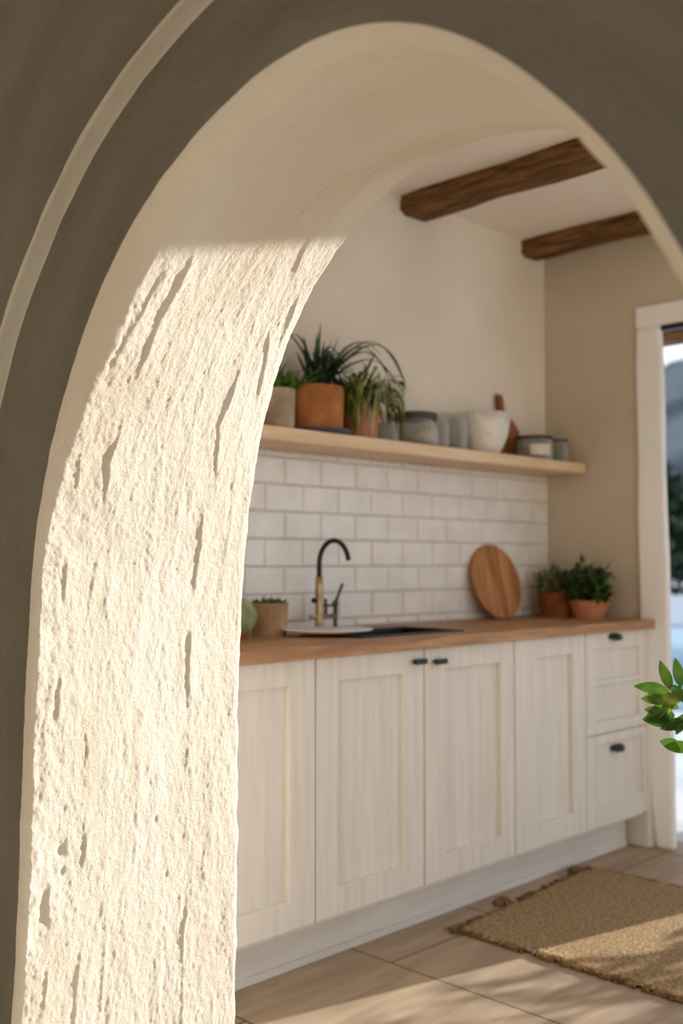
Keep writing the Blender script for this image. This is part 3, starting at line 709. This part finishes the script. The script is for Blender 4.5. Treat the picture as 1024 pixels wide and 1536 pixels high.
for i in range(40):
    az = random.uniform(-2.6, 0.4); rr_ = random.uniform(.09, .17)
    m.ribbon((cx+random.uniform(-.03, .05), YS2, ZS+0.15), (cx+rr_*0.5*math.cos(az), YS2+rr_*.4*math.sin(az), ZS+0.15+random.uniform(.1, .22)), (cx+rr_*1.1*math.cos(az)+.02, YS2+rr_*.7*math.sin(az), ZS+0.15+random.uniform(-.03, .12)), .017, 8)
for i in range(45):
    m.leaf((cx+random.uniform(-.06, .07), YS2+random.uniform(-.05, .05), ZS+0.15), rdir(0.1, 1.2), random.uniform(.05, .11), .014, 0.9, seg=5)
m.build('leaves', 'leafspike', parent=r, smooth=True)
# trailing plant
cx = 2.668
r = tag(empty('trailing_plant', (cx, YS, ZS)), 'olive-green trailing plant spilling over a glossy copper-brown pot', 'plant')
pot(r, 'pot', 'copper', (cx, YS, ZS), 0.064, 0.070, 0.135)
m = MB()
for i in range(150):
    az = random.uniform(0, 2*PI) if i % 3 else random.uniform(-2.6, -0.4)
    b0 = (cx+0.05*math.cos(az)*random.random(), YS+0.04*math.sin(az)*random.random(), ZS+0.13)
    dd = (math.cos(az), 0.6*math.sin(az), random.uniform(1.2, 3.4))
    m.leaf(b0, dd, random.uniform(.18, .32), random.uniform(.010, .016), random.uniform(2.6, 4.6), seg=10, shape=0.8)
for i in range(60):
    az = random.uniform(0, 2*PI)
    m.leaf((cx+0.04*math.cos(az), YS+0.04*math.sin(az), ZS+0.13), rdir(0.3, 1.3, az), random.uniform(.06, .13), .012, 1.4)
for v in range(len(m.v)):
    x, y, z = m.v[v]; y = min(y, 2.66)
    if z < ZS+0.004: z = ZS+0.004 if y > 2.452 else z
    m.v[v] = (min(max(x, cx-0.11), cx+0.13), max(y, 2.462), z)
m.build('leaves', 'leafolive', parent=r, smooth=True)

# glassware
def jar(name, label, cat, cx, r0, h, cy=YS, lid=None, lidh=0.018, lidr=None, fill=0.0, fillmat='contents', shoulder=False, lab=False, group=None):
    r = tag(empty(name, (cx, cy, ZS)), label, cat, group)
    t = 0.004
    if shoulder:
        prof = [(r0*0.9, 0), (r0, 0.008), (r0, h*0.65), (r0*0.82, h*0.92), (r0*0.82, h), (r0*0.82-t, h), (r0*0.82-t, h*0.93), (r0-t, h*0.65), (r0-t, 0.012), (0.0, 0.006)]
    else:
        prof = [(r0*0.92, 0), (r0, 0.008), (r0, h), (r0-t, h), (r0-t, 0.012), (0.0, 0.006)]
    MB().lathe(prof, (cx, cy, ZS), 32).build('glass_body', 'glass', parent=r, smooth=True)
    if fill: MB().lathe([(r0-t-0.001, 0.013), (r0-t-0.001, fill), (0, fill+0.003)], (cx, cy, ZS), 24).build('contents', fillmat, parent=r, smooth=False)
    if lid:
        lr = lidr or r0*1.02
        MB().lathe([(lr, h+0.0005), (lr*1.01, h+0.003), (lr*1.01, h+lidh-0.003), (lr*0.96, h+lidh)], (cx, cy, ZS), 32).build('lid', lid, parent=r, smooth=False)
    if lab:
        vs = []; n = 12
        for i in range(n+1):
            a = -2.75+1.15*i/n
            for z in (0.02, h*0.72): vs.append((cx+(r0+0.001)*math.cos(a), cy+(r0+0.001)*math.sin(a), ZS+z))
        MB().add(vs, [(2*i, 2*i+2, 2*i+3, 2*i+1) for i in range(n)]).build('paper_label', 'label', parent=r, smooth=True)
    return r
jar('glass_tumbler', 'small clear glass standing between the trailing plant and the dark-lidded jar', 'glass', 2.812, 0.042, 0.075)
jar('storage_jar', 'wide squat glass jar with a flat dark lid, filled with dry goods', 'jar', 2.968, 0.086, 0.100, lid='lid', lidh=0.026, lidr=0.082, fill=0.052, shoulder=True)
jar('glass_jar', 'open glass jar beside the wide dark-lidded jar', 'jar', 3.118, 0.052, 0.142, cy=2.585)
jar('glass_jar', 'open glass jar tucked against the white bowl', 'jar', 3.225, 0.048, 0.148, cy=2.575, fill=0.03)
# white bowl
cx = 3.395
prof = [(0.060, 0), (0.066, 0.002), (0.092, 0.035), (0.116, 0.085), (0.130, 0.168), (0.125, 0.168), (0.111, 0.085), (0.086, 0.037), (0.0, 0.012)]
prof = [(a*0.82, b) for a, b in prof]
m = MB().lathe(prof, (cx, 2.562, ZS), 48)
tag(m.build('mixing_bowl', 'bowl', origin=(cx, 2.562, ZS), smooth=True), 'deep white ceramic bowl on the shelf in front of the paddle board', 'bowl')
# paddle cutting board leaning on the wall
def paddle():
    out = []; n = 40
    for i in range(n+1):
        a = -PI*0.5+0.0 + 2*PI*i/n
        out.append(a)
    pts = []
    for i in range(48):
        a = math.radians(-90 + 360*i/48)
        x = 0.108*math.cos(a); z = 0.100+0.100*math.sin(a)*1.0
        if z > 0.165 and abs(x) < 0.055:
            s = 1 if x > 0 else -1
        pts.append([x, z])
    # splice the handle at the top
    R_ = [p for p in pts if p[0] >= 0 and p[1] < 0.182]; L_ = [p for p in pts if p[0] < 0 and p[1] < 0.182]
    R_.sort(key=lambda p: p[1]); L_.sort(key=lambda p: -p[1])
    hnd = [(0.034, 0.196), (0.021, 0.212), (0.017, 0.235), (0.018, 0.262), (0.016, 0.276), (0.008, 0.284), (-0.008, 0.284), (-0.016, 0.276), (-0.018, 0.262), (-0.017, 0.235), (-0.021, 0.212), (-0.034, 0.196)]
    poly = [tuple(p) for p in R_]+hnd+[tuple(p) for p in L_]
    th = 0.018; n = len(poly); cx = 3.63; y0 = 2.618; lean = 0.09
    def tr(x, z, b): return (cx+x-0.06*max(0, z-0.1), y0+z*lean+b, ZS+0.0005+z*0.99)
    vs = [tr(x, z, 0) for x, z in poly]+[tr(x, z, th) for x, z in poly]
    fs = [tuple(range(n)), tuple(reversed(range(n, 2*n)))]+[(i, n+i, n+(i+1) % n, (i+1) % n) for i in range(n)]
    o = MB().add(vs, fs).build('paddle_board', 'paddle', origin=(cx, y0, ZS), bevel=0.003)
    tag(o, 'dark wooden paddle board leaning on the wall behind the white bowl', 'cutting board')
paddle()
jar('spice_jar', 'squat glass jar with dark lid and paper label, right of the paddle board', 'jar', 3.722, 0.078, 0.088, cy=2.548, lid='lid', lidh=0.014, fill=0.06, lab=True)
jar('spice_jar', 'small glass jar with green contents at the far end of the shelf', 'jar', 3.885, 0.054, 0.090, cy=2.548, lid='iron', lidh=0.012, fill=0.07, fillmat='leafmid')

# ------------------------------------------------------------------ things on the worktop
ZK = 0.9205
r = tag(empty('succulent_pot', (2.243, 2.555, ZK)), 'sand-coloured clay pot of low green succulents beside the tap', 'plant')
pot(r, 'pot', 'clay', (2.243, 2.555, ZK), 0.056, 0.062, 0.104)
m = MB()
for i in range(140):
    a = random.uniform(0, 2*PI); q = 0.055*math.sqrt(random.random())
    m.leaf((2.243+q*math.cos(a), 2.555+q*math.sin(a), ZK+0.09), rdir(0.7, 1.5), random.uniform(.018, .036), .011, 0.2, seg=3)
m.build('leaves', 'leafmid', parent=r, smooth=True)
r = tag(empty('cactus_plant', (2.066, 2.50, ZK)), 'pale green ribbed cactus on the worktop, half hidden by the arch', 'plant')
prof = [(0.03, 0.0), (0.034, 0.01), (0.036, 0.022), (0.0, 0.022)]
m = MB().lathe(prof, (2.066, 2.50, ZK), 24); m.build('pot', 'terra_dark', parent=r)
m = MB(); n = 64; rows = 16; vs = []
for j in range(rows+1):
    t = j/rows; rr = 0.058*math.sin(PI*min(0.999, 0.12+0.88*t))**0.55 if t < 1 else 0.002; z = 0.02+0.11*t
    for k in range(n): a = 2*PI*k/n; q = rr*(1+0.07*math.cos(12*a)); vs.append((2.066+q*math.cos(a), 2.50+q*math.sin(a), ZK+z))
fs = [(j*n+k, j*n+(k+1) % n, (j+1)*n+(k+1) % n, (j+1)*n+k) for j in range(rows) for k in range(n)]
fs += [tuple(reversed(range(n))), tuple(rows*n+k for k in range(n))]
m.add(vs, fs); m.build('stem', 'cactus', parent=r, smooth=True)

# round board leaning on the tiles
def round_board():
    R0 = 0.158; th = 0.02; n = 72; cx, y0 = 3.545, 2.572; lean = 0.24
    m = MB(); rings = [(R0-0.004, 0.0), (R0, 0.004), (R0, th-0.004), (R0-0.004, th)]
    vs = []
    for (r_, b) in rings:
        for k in range(n):
            a = 2*PI*k/n; x = r_*math.cos(a); z = R0+r_*math.sin(a)
            vs.append((cx+x, y0+z*lean+b*0.97, ZK+0.001+z*0.97-b*lean*0.0))
    fs = [tuple(range(n)), tuple(reversed(range(3*n, 4*n)))]
    for j in range(3): fs += [(j*n+k, (j+1)*n+k, (j+1)*n+(k+1) % n, j*n+(k+1) % n) for k in range(n)]
    m.add(vs, fs)
    tag(m.build('round_board', 'board', origin=(cx, y0, ZK)), 'large round wooden board leaning on the tiles at the far end of the worktop', 'cutting board')
round_board()
# herb in brown pot
r = tag(empty('herb_pot', (3.845, 2.53, ZK)), 'wispy herb in a tall brown pot on the worktop beside the round board', 'plant')
pot(r, 'pot', 'terra_dark', (3.845, 2.53, ZK), 0.066, 0.078, 0.108)
m = MB()
for i in range(420):
    a = random.uniform(0, 2*PI); q = random.random()**0.6
    p = (3.835+0.088*q*math.cos(a), 2.53+0.075*q*math.sin(a), ZK+0.10+random.random()*0.11*(1.1-q*0.5))
    m.leaf(p, rdir(0.1, 1.4), random.uniform(.02, .045), .012, 0.3, seg=3)
for i in range(14):
    a = random.uniform(0, 2*PI); m.tube([(3.845, 2.53, ZK+0.09), (3.845+.06*math.cos(a), 2.53+.06*math.sin(a), ZK+0.2)], [0.002, 0.001], 5)
m.build('leaves', 'leafherb', parent=r, smooth=True)
# bushy plant in pink terracotta bowl pot
r = tag(empty('leafy_pot', (3.875, 2.385, ZK)), 'bushy dark green plant in a small rimmed terracotta pot next to the door frame', 'plant')
pot(r, 'pot', 'terra_pink', (3.875, 2.385, ZK), 0.058, 0.078, 0.074, rim=0.005, rimh=0.02)
m = MB(); m2 = MB()
for i in range(430):
    a = random.uniform(0, 2*PI); q = random.random()**0.5; el = random.random()
    rad = 0.105*q; p = (3.865+rad*math.cos(a), 2.385+0.9*rad*math.sin(a), ZK+0.075+0.15*el*(1.15-q*0.45))
    (m if i % 6 else m2).leaf(p, rdir(-0.2, 1.2), random.uniform(.03, .05), .024, 0.4, seg=3)
for i in range(60):
    p = (3.845+random.uniform(-.04, .04), 2.31+random.uniform(-.02, .03), ZK+0.06+0.07*random.random()); m2.leaf(p, rdir(0, 1.2), .035, .02, 0.3, seg=3)
for i in range(16):
    a = random.uniform(0, 2*PI); m.tube([(3.875, 2.385, ZK+0.06), (3.87+.07*math.cos(a), 2.385+.07*math.sin(a), ZK+0.2)], [0.003, 0.001], 5)
m.v = [(min(v[0], 3.985), v[1], max(v[2], ZK+0.004)) for v in m.v]
m2.v = [(min(v[0], 3.985), v[1], max(v[2], ZK+0.004)) for v in m2.v]
m.build('leaves', 'leafdark', parent=r, smooth=True); m2.build('young_leaves', 'leafmid', parent=r, smooth=True)

# ------------------------------------------------------------------ rug
def rug():
    nx, ny = 130, 240; xa, xb, ya, yb = 2.63, 3.52, 0.45, 2.13
    u = np.linspace(0, 1, nx); v = np.linspace(0, 1, ny)
    U, V = np.meshgrid(u, v, indexing='ij')
    ex = 0.018*(fbm(V*26, V*0+1, 91, 4)-0.5); ex2 = 0.02*(fbm(V*22, V*0+4, 93, 4)-0.5); ey = 0.035*(fbm(U*14, U*0+2, 92, 4)-0.5)
    skew = 0.07*U
    X = (xa+ex)*(1-U)+(xb+ex2)*U; Y = ya*(1-V)+(yb-0.035+ey+skew)*V
    X = X - 0.045*(1-V)*(1-U)*0
    e = np.minimum(np.minimum(U, 1-U)*nx, np.minimum(V, 1-V)*ny)
    Z = 0.003+0.009*np.clip(e/2.0, 0, 1) + 0.003*(fbm(U*9, V*16, 95, 3)-0.5)*np.clip(e/3, 0, 1) + 0.0025*(fbm(U*90, V*170, 96, 2)-0.5)
    Z = Z + 0.008*np.exp(-(e/3.5)**2)*(fbm(U*20, V*40, 97, 2))
    Z = np.maximum(Z, 0.0015)
    vs = np.stack([X, Y, Z], 2).reshape(-1, 3).tolist()
    fs = [(i*ny+j, (i+1)*ny+j, (i+1)*ny+j+1, i*ny+j+1) for i in range(nx-1) for j in range(ny-1)]
    # underside skirt
    r = MB(); r.add(vs, fs)
    t = tag(empty('jute_rug', (3.07, 1.3, 0.0)), 'coarse tan jute rug with frayed edges on the kitchen floor', 'rug')
    r.build('weave', 'jute', parent=t, smooth=True)
    f = MB()
    for i in range(150):
        if random.random() < 0.3: w = 0.030
        else: w = 0.014
        j = random.random(); x = xa+(xb-xa)*j; y = yb-0.03+0.07*j
        f.tube([(x, y-0.01, 0.006), (x+random.uniform(-.01, .01), y+w*0.6, 0.008), (x+random.uniform(-.012, .012), y+w, 0.004)], [0.003, 0.003, 0.0015], 6)
    for i in range(420):
        j = random.random(); y = ya+(yb-ya)*j; x = xa if i % 2 else xb; s = -1 if i % 2 else 1
        f.tube([(x-s*0.012, y, 0.012), (x+s*0.005, y+random.uniform(-.012, .012), 0.009), (x+s*random.uniform(.004, .014), y+random.uniform(-.02, .02), 0.003)], [0.003, 0.0035, 0.002], 6)
    for (x, y) in ((2.64, 2.10), (2.95, 2.165), (3.45, 2.19)):
        for k in range(22):
            a = random.uniform(0, 2*PI); f.tube([(x, y, 0.012), (x+.025*math.cos(a), y+.018*math.sin(a), 0.016), (x+.038*math.cos(a), y+.028*math.sin(a), 0.004)], [0.004, 0.004, 0.002], 6)
    f.build('fringe', 'fringe', parent=t, smooth=True, kind='stuff')
rug()

# ------------------------------------------------------------------ potted citrus standing off to the side, its branch reaching in
def citrus():
    bx, by = 2.25, 0.78
    r = tag(empty('potted_shrub', (bx, by, 0)), 'bright green leafy shrub reaching in front of the door frame', 'plant')
    MB().lathe([(0.12, 0), (0.16, 0.26), (0.175, 0.265), (0.175, 0.30), (0.158, 0.30), (0.148, 0.27)], (bx, by, 0), 36).build('pot', 'terra', parent=r)
    MB().lathe([(0.147, 0.26), (0.147, 0.272), (0, 0.275)], (bx, by, 0), 28).build('soil', 'soil', parent=r)
    st = MB(); lf = MB()
    st.tube([(bx, by, 0.26), (bx+.01, by+.02, 0.5), (bx, by+.03, 0.75), (bx, by+.03, 0.98)], [0.014, 0.012, 0.009, 0.004], 8)
    # targets: branch ends near the frame's edge
    ends = [(2.23, 1.145, 0.875), (2.24, 1.13, 0.80), (2.2, 1.10, 0.845), (2.26, 1.115, 0.725), (2.3, 1.05, 0.95), (2.1, 0.95, 0.9), (2.35, 0.9, 0.85), (2.25, 0.6, 0.95), (2.2, 0.8, 1.1), (2.4, 0.7, 0.8), (2.1, 0.6, 0.8)]
    for e in ends:
        s = Vector((bx, by+.02, 0.5+0.25*random.random())); E_ = Vector(e); mid = (s+E_)/2+Vector((0, 0, 0.03))
        st.tube([s, mid, E_], [0.006, 0.004, 0.002], 6)
        for k in range(7):
            t = 0.45+0.09*k; p = s.lerp(E_, t)+Vector((0, 0, 0.03*(1-abs(2*t-1))))
            lf.leaf(p, rdir(-0.3, 1.1), random.uniform(.055, .075), .030, 0.5, seg=6, shape=0.8)
    # the leaves that show
    out = Vector((0.35, 0.9, 0))
    for e, d, L in [((2.232, 1.122, 0.868), (-0.1, 0.25, 1.0), .062), ((2.232, 1.120, 0.862), (-0.35, 0.75, 0.25), .072), ((2.225, 1.12, 0.846), (-0.3, 0.7, 0.12), .055),
                    ((2.225, 1.118, 0.842), (-0.3, 0.75, -0.42), .06), ((2.226, 1.11, 0.846), (-0.25, 0.5, -0.5), .05), ((2.23, 1.10, 0.85), (-.1, .4, -.4), .06), ((2.235, 1.112, 0.812), (-0.35, 0.7, 0.25), .060), ((2.235, 1.112, 0.806), (-0.35, 0.75, 0.05), .064),
                    ((2.235, 1.112, 0.796), (-0.3, 0.75, 0.12), .060), ((2.26, 1.105, 0.735), (-.1, .5, 0.2), .05), ((2.24, 1.10, 0.875), (0.1, 0.2, 0.9), .06), ((2.23, 1.10, 0.83), (0, 0.5, 0.3), .06), ((2.235, 1.09, 0.852), (-.35, .7, .0), .06), ((2.24, 1.085, 0.80), (-.3, .6, -.1), .055), ((2.25, 1.08, 0.84), (-.2, .5, .5), .06), ((2.262, 1.085, 0.738), (-.2, .6, .1), .055), ((2.24, 1.07, 0.815), (-.2, .7, -.3), .06)]:
        lf.leaf((e[0]-.028, e[1]+.030, e[2]), d, L*1.12, .030, 0.25, seg=7, shape=0.85, side=(0.45, 0.1, 0.9) if abs(d[2]) < 0.8 else (0.8, -0.5, 0))
    st.build('stem', 'stem', parent=r, smooth=True); lf.build('leaves', 'citrus', parent=r, smooth=True)
citrus()

# ------------------------------------------------------------------ outside
struct(MB().box(4.12, 80, -40, 80, -0.14, -0.04).build('ground_terrace', 'terrace'), 'pale sunlit terrace paving outside')
struct(MB().box(8.0, 17.5, 2.0, 14.0, -0.039, -0.015).build('water_pool', 'water', origin=(12, 8, 0)), 'pale blue pool beyond the door')
struct(MB().box(19.0, 19.3, 2, 22, -0.04, 0.50).build('wall_garden', 'extwall'), 'low white garden wall beyond the door')
struct(MB().box(4.50, 4.85, 1.40, 2.16, -0.04, 2.9).build('pillar_sun_block', 'extwall'), 'unseen white pier added outside to cut the sun')  # unseen pier added to shape the sun's edge on the floor
o = MB().box(4.30, 4.42, 1.40, 3.2, 2.135, 2.265).build('pergola_beam', 'beam', origin=(4.36, 2.3, 2.14), bevel=0.004); tag(o, 'reddish wooden beam outside above the door opening', 'beam')
o['label'] = 'wooden pergola beam outside, seen through the top of the door opening'

def hedge(name, label, cx, cy, sx, sy, z0, z1, n, leafL, mat='cyp', rad=None, trunk=True):
    r = tag(empty(name, (cx, cy, -0.04)), label, 'shrub')
    m = MB()
    for i in range(n):
        x = cx+random.uniform(-sx, sx); y = cy+random.uniform(-sy, sy); z = z0+(z1-z0)*random.random()
        m.leaf((x, y, z), rdir(-0.4, 1.2), leafL*random.uniform(.7, 1.3), leafL*0.36, 0.5, seg=3)
    st = MB()
    for i in range(10):
        x = cx+random.uniform(-sx*0.3, sx*0.3); y = cy+random.uniform(-sy*0.6, sy*0.6)
        st.tube([(x, y, -0.04), (x+random.uniform(-.1, .1), y+random.uniform(-.15, .15), z1*0.55), (x+random.uniform(-.2, .2), y+random.uniform(-.3, .3), z1*0.97)], [0.02, 0.012, 0.005], 6)
    m.build('leaves', mat, parent=r); st.build('stem', 'stem', parent=r)
hedge('oleander_shrub', 'leafy terrace shrub whose shade dapples the kitchen floor', 5.6, 0.43, 0.22, 0.52, 0.38, 1.06, 480, 0.16)

def tree(cx, cy, h, w, lab, seed):
    random.seed(seed)
    r = tag(empty('evergreen_tree', (cx, cy, -0.04)), lab, 'tree', 'dark trees beyond the garden wall')
    m = MB()
    for i in range(1500):
        a = random.uniform(0, 2*PI); t = random.random(); q = w*math.sqrt(random.random())*(1-0.75*t**1.6)
        m.leaf((cx+q*math.cos(a), cy+q*math.sin(a), 0.3+t*h), rdir(-0.6, 1.0), random.uniform(.4, .7), .28, 0.4, seg=2)
    m.build('crown', 'cyp', parent=r)
    MB().tube([(cx, cy, -0.04), (cx, cy, h*0.7)], [0.18, 0.06], 8).build('trunk', 'stem', parent=r)
tree(24.0, 12.9, 3.1, 1.6, 'dark green tree beyond the garden wall, nearest the frame edge', 21)
tree(26.0, 17.0, 3.9, 1.9, 'taller dark green tree beyond the garden wall', 22)
tree(25.5, 9.3, 3.6, 1.7, 'dark green tree beyond the wall, next to the frame of the picture', 23)
random.seed(99)
def mountain():
    nx, ny = 60, 90
    xs = np.linspace(70, 260, nx); ys = np.linspace(-40, 220, ny)
    X, Y = np.meshgrid(xs, ys, indexing='ij')
    R = (X-70)/190
    ridge = 38*np.exp(-((X-170)/55)**2)
    Z = ridge*(0.55+0.9*fbm(X/40, Y/34, 101, 5)) * np.clip((X-70)/50, 0, 1) - 1 + 5*(fbm(X/9, Y/9, 103, 4)-0.5)*np.clip((X-70)/40, 0, 1)
    ang = np.arctan2(Y, X); Z = Z*np.clip(1.25-1.6*np.abs(ang-0.36), 0.35, 1.3)*0.72
    vs = np.stack([X, Y, Z], 2).reshape(-1, 3).tolist()
    fs = [(i*ny+j, (i+1)*ny+j, (i+1)*ny+j+1, i*ny+j+1) for i in range(nx-1) for j in range(ny-1)]
    struct(MB().add(vs, fs).build('hill_far', 'mountain'), 'hazy grey-green mountainside beyond the terrace')
mountain()

# ------------------------------------------------------------------ light
SUN_A, SUN_T = 0.25, 0.273          # sun direction (1, -A, T)
sd = Vector((1, -SUN_A, SUN_T)).normalized()
L = bpy.data.lights.new('sun', 'SUN'); L.energy = 8.4; L.angle = math.radians(0.53); L.color = (1.0, 0.965, 0.915)
lo = bpy.data.objects.new('sun', L); COL.objects.link(lo)
lo.rotation_euler = sd.to_track_quat('Z', 'Y').to_euler(); lo.location = (6, -1, 4)

w = bpy.data.worlds.new('world'); sc.world = w; w.use_nodes = True
nt = w.node_tree; bg = nt.nodes['Background']
tcw = nt.nodes.new('ShaderNodeTexCoord'); sp = nt.nodes.new('ShaderNodeSeparateXYZ')
nt.links.new(tcw.outputs['Generated'], sp.inputs[0])
hz = nt.nodes.new('ShaderNodeTexNoise'); hz.inputs['Scale'].default_value = 2.5; nt.links.new(tcw.outputs['Generated'], hz.inputs['Vector'])
ma = nt.nodes.new('ShaderNodeMath'); ma.operation = 'MULTIPLY_ADD'; ma.inputs[1].default_value = 0.12
nt.links.new(hz.outputs[0], ma.inputs[0]); nt.links.new(sp.outputs['Z'], ma.inputs[2])
rw = ramp(nt, [(0.0, (0.98, 0.99, 1.0, 1)), (0.25, (0.80, 0.90, 1.0, 1)), (1.0, (0.36, 0.56, 0.92, 1))])
nt.links.new(ma.outputs[0], rw.inputs[0]); nt.links.new(rw.outputs[0], bg.inputs['Color']); bg.inputs['Strength'].default_value = 1.3

# light portal at the open side of the kitchen
P_ = bpy.data.lights.new('opening_portal', 'AREA'); P_.shape = 'RECTANGLE'; P_.size = 3.55; P_.size_y = 2.5; P_.cycles.is_portal = True
po = bpy.data.objects.new('opening_portal', P_); COL.objects.link(po); po.location = (4.10, -0.4, 1.28); po.rotation_euler = (math.radians(90), 0, math.radians(90))

for nm, loc, rz, sx, sy in (('window_portal', (-0.55, -1.84, 1.33), 0, 2.7, 2.05), ('window_portal', (3.07, -2.24, 1.4), 0, 1.75, 2.0), ('window_portal', (-2.65, 0.3, 1.5), -90, 1.2, 1.0)):
    P2 = bpy.data.lights.new(nm, 'AREA'); P2.shape = 'RECTANGLE'; P2.size = sx; P2.size_y = sy; P2.cycles.is_portal = True
    p2 = bpy.data.objects.new(nm, P2); COL.objects.link(p2); p2.location = loc; p2.rotation_euler = (math.radians(90), 0, math.radians(180+rz) if rz == 0 else math.radians(rz))
# ------------------------------------------------------------------ camera
cam = bpy.data.cameras.new('camera'); co = bpy.data.objects.new('camera', cam); COL.objects.link(co); sc.camera = co
cam.sensor_fit = 'VERTICAL'; cam.sensor_height = 36.0; cam.lens = 1579/1536*36.0; cam.clip_start = 0.02; cam.clip_end = 2000
co.location = (0, 0, CAM_H)
th = math.radians(44.8); pt = math.atan(75/1579)
fwd = Vector((math.cos(th)*math.cos(pt), math.sin(th)*math.cos(pt), math.sin(pt)))
co.rotation_euler = fwd.to_track_quat('-Z', 'Y').to_euler()
cam.dof.use_dof = True; cam.dof.focus_distance = 2.15; cam.dof.aperture_fstop = 2.2

vs_ = sc.view_settings; vs_.view_transform = 'Standard'; vs_.look = 'None'; vs_.gamma = 1.0; vs_.use_curve_mapping = False
vs_.exposure = 0.16
sc.cycles.max_bounces = 12; sc.cycles.diffuse_bounces = 8; sc.cycles.transmission_bounces = 8; sc.cycles.caustics_reflective = False; sc.cycles.caustics_refractive = False
sc.cycles.use_denoising = True; sc.cycles.sample_clamp_indirect = 8.0
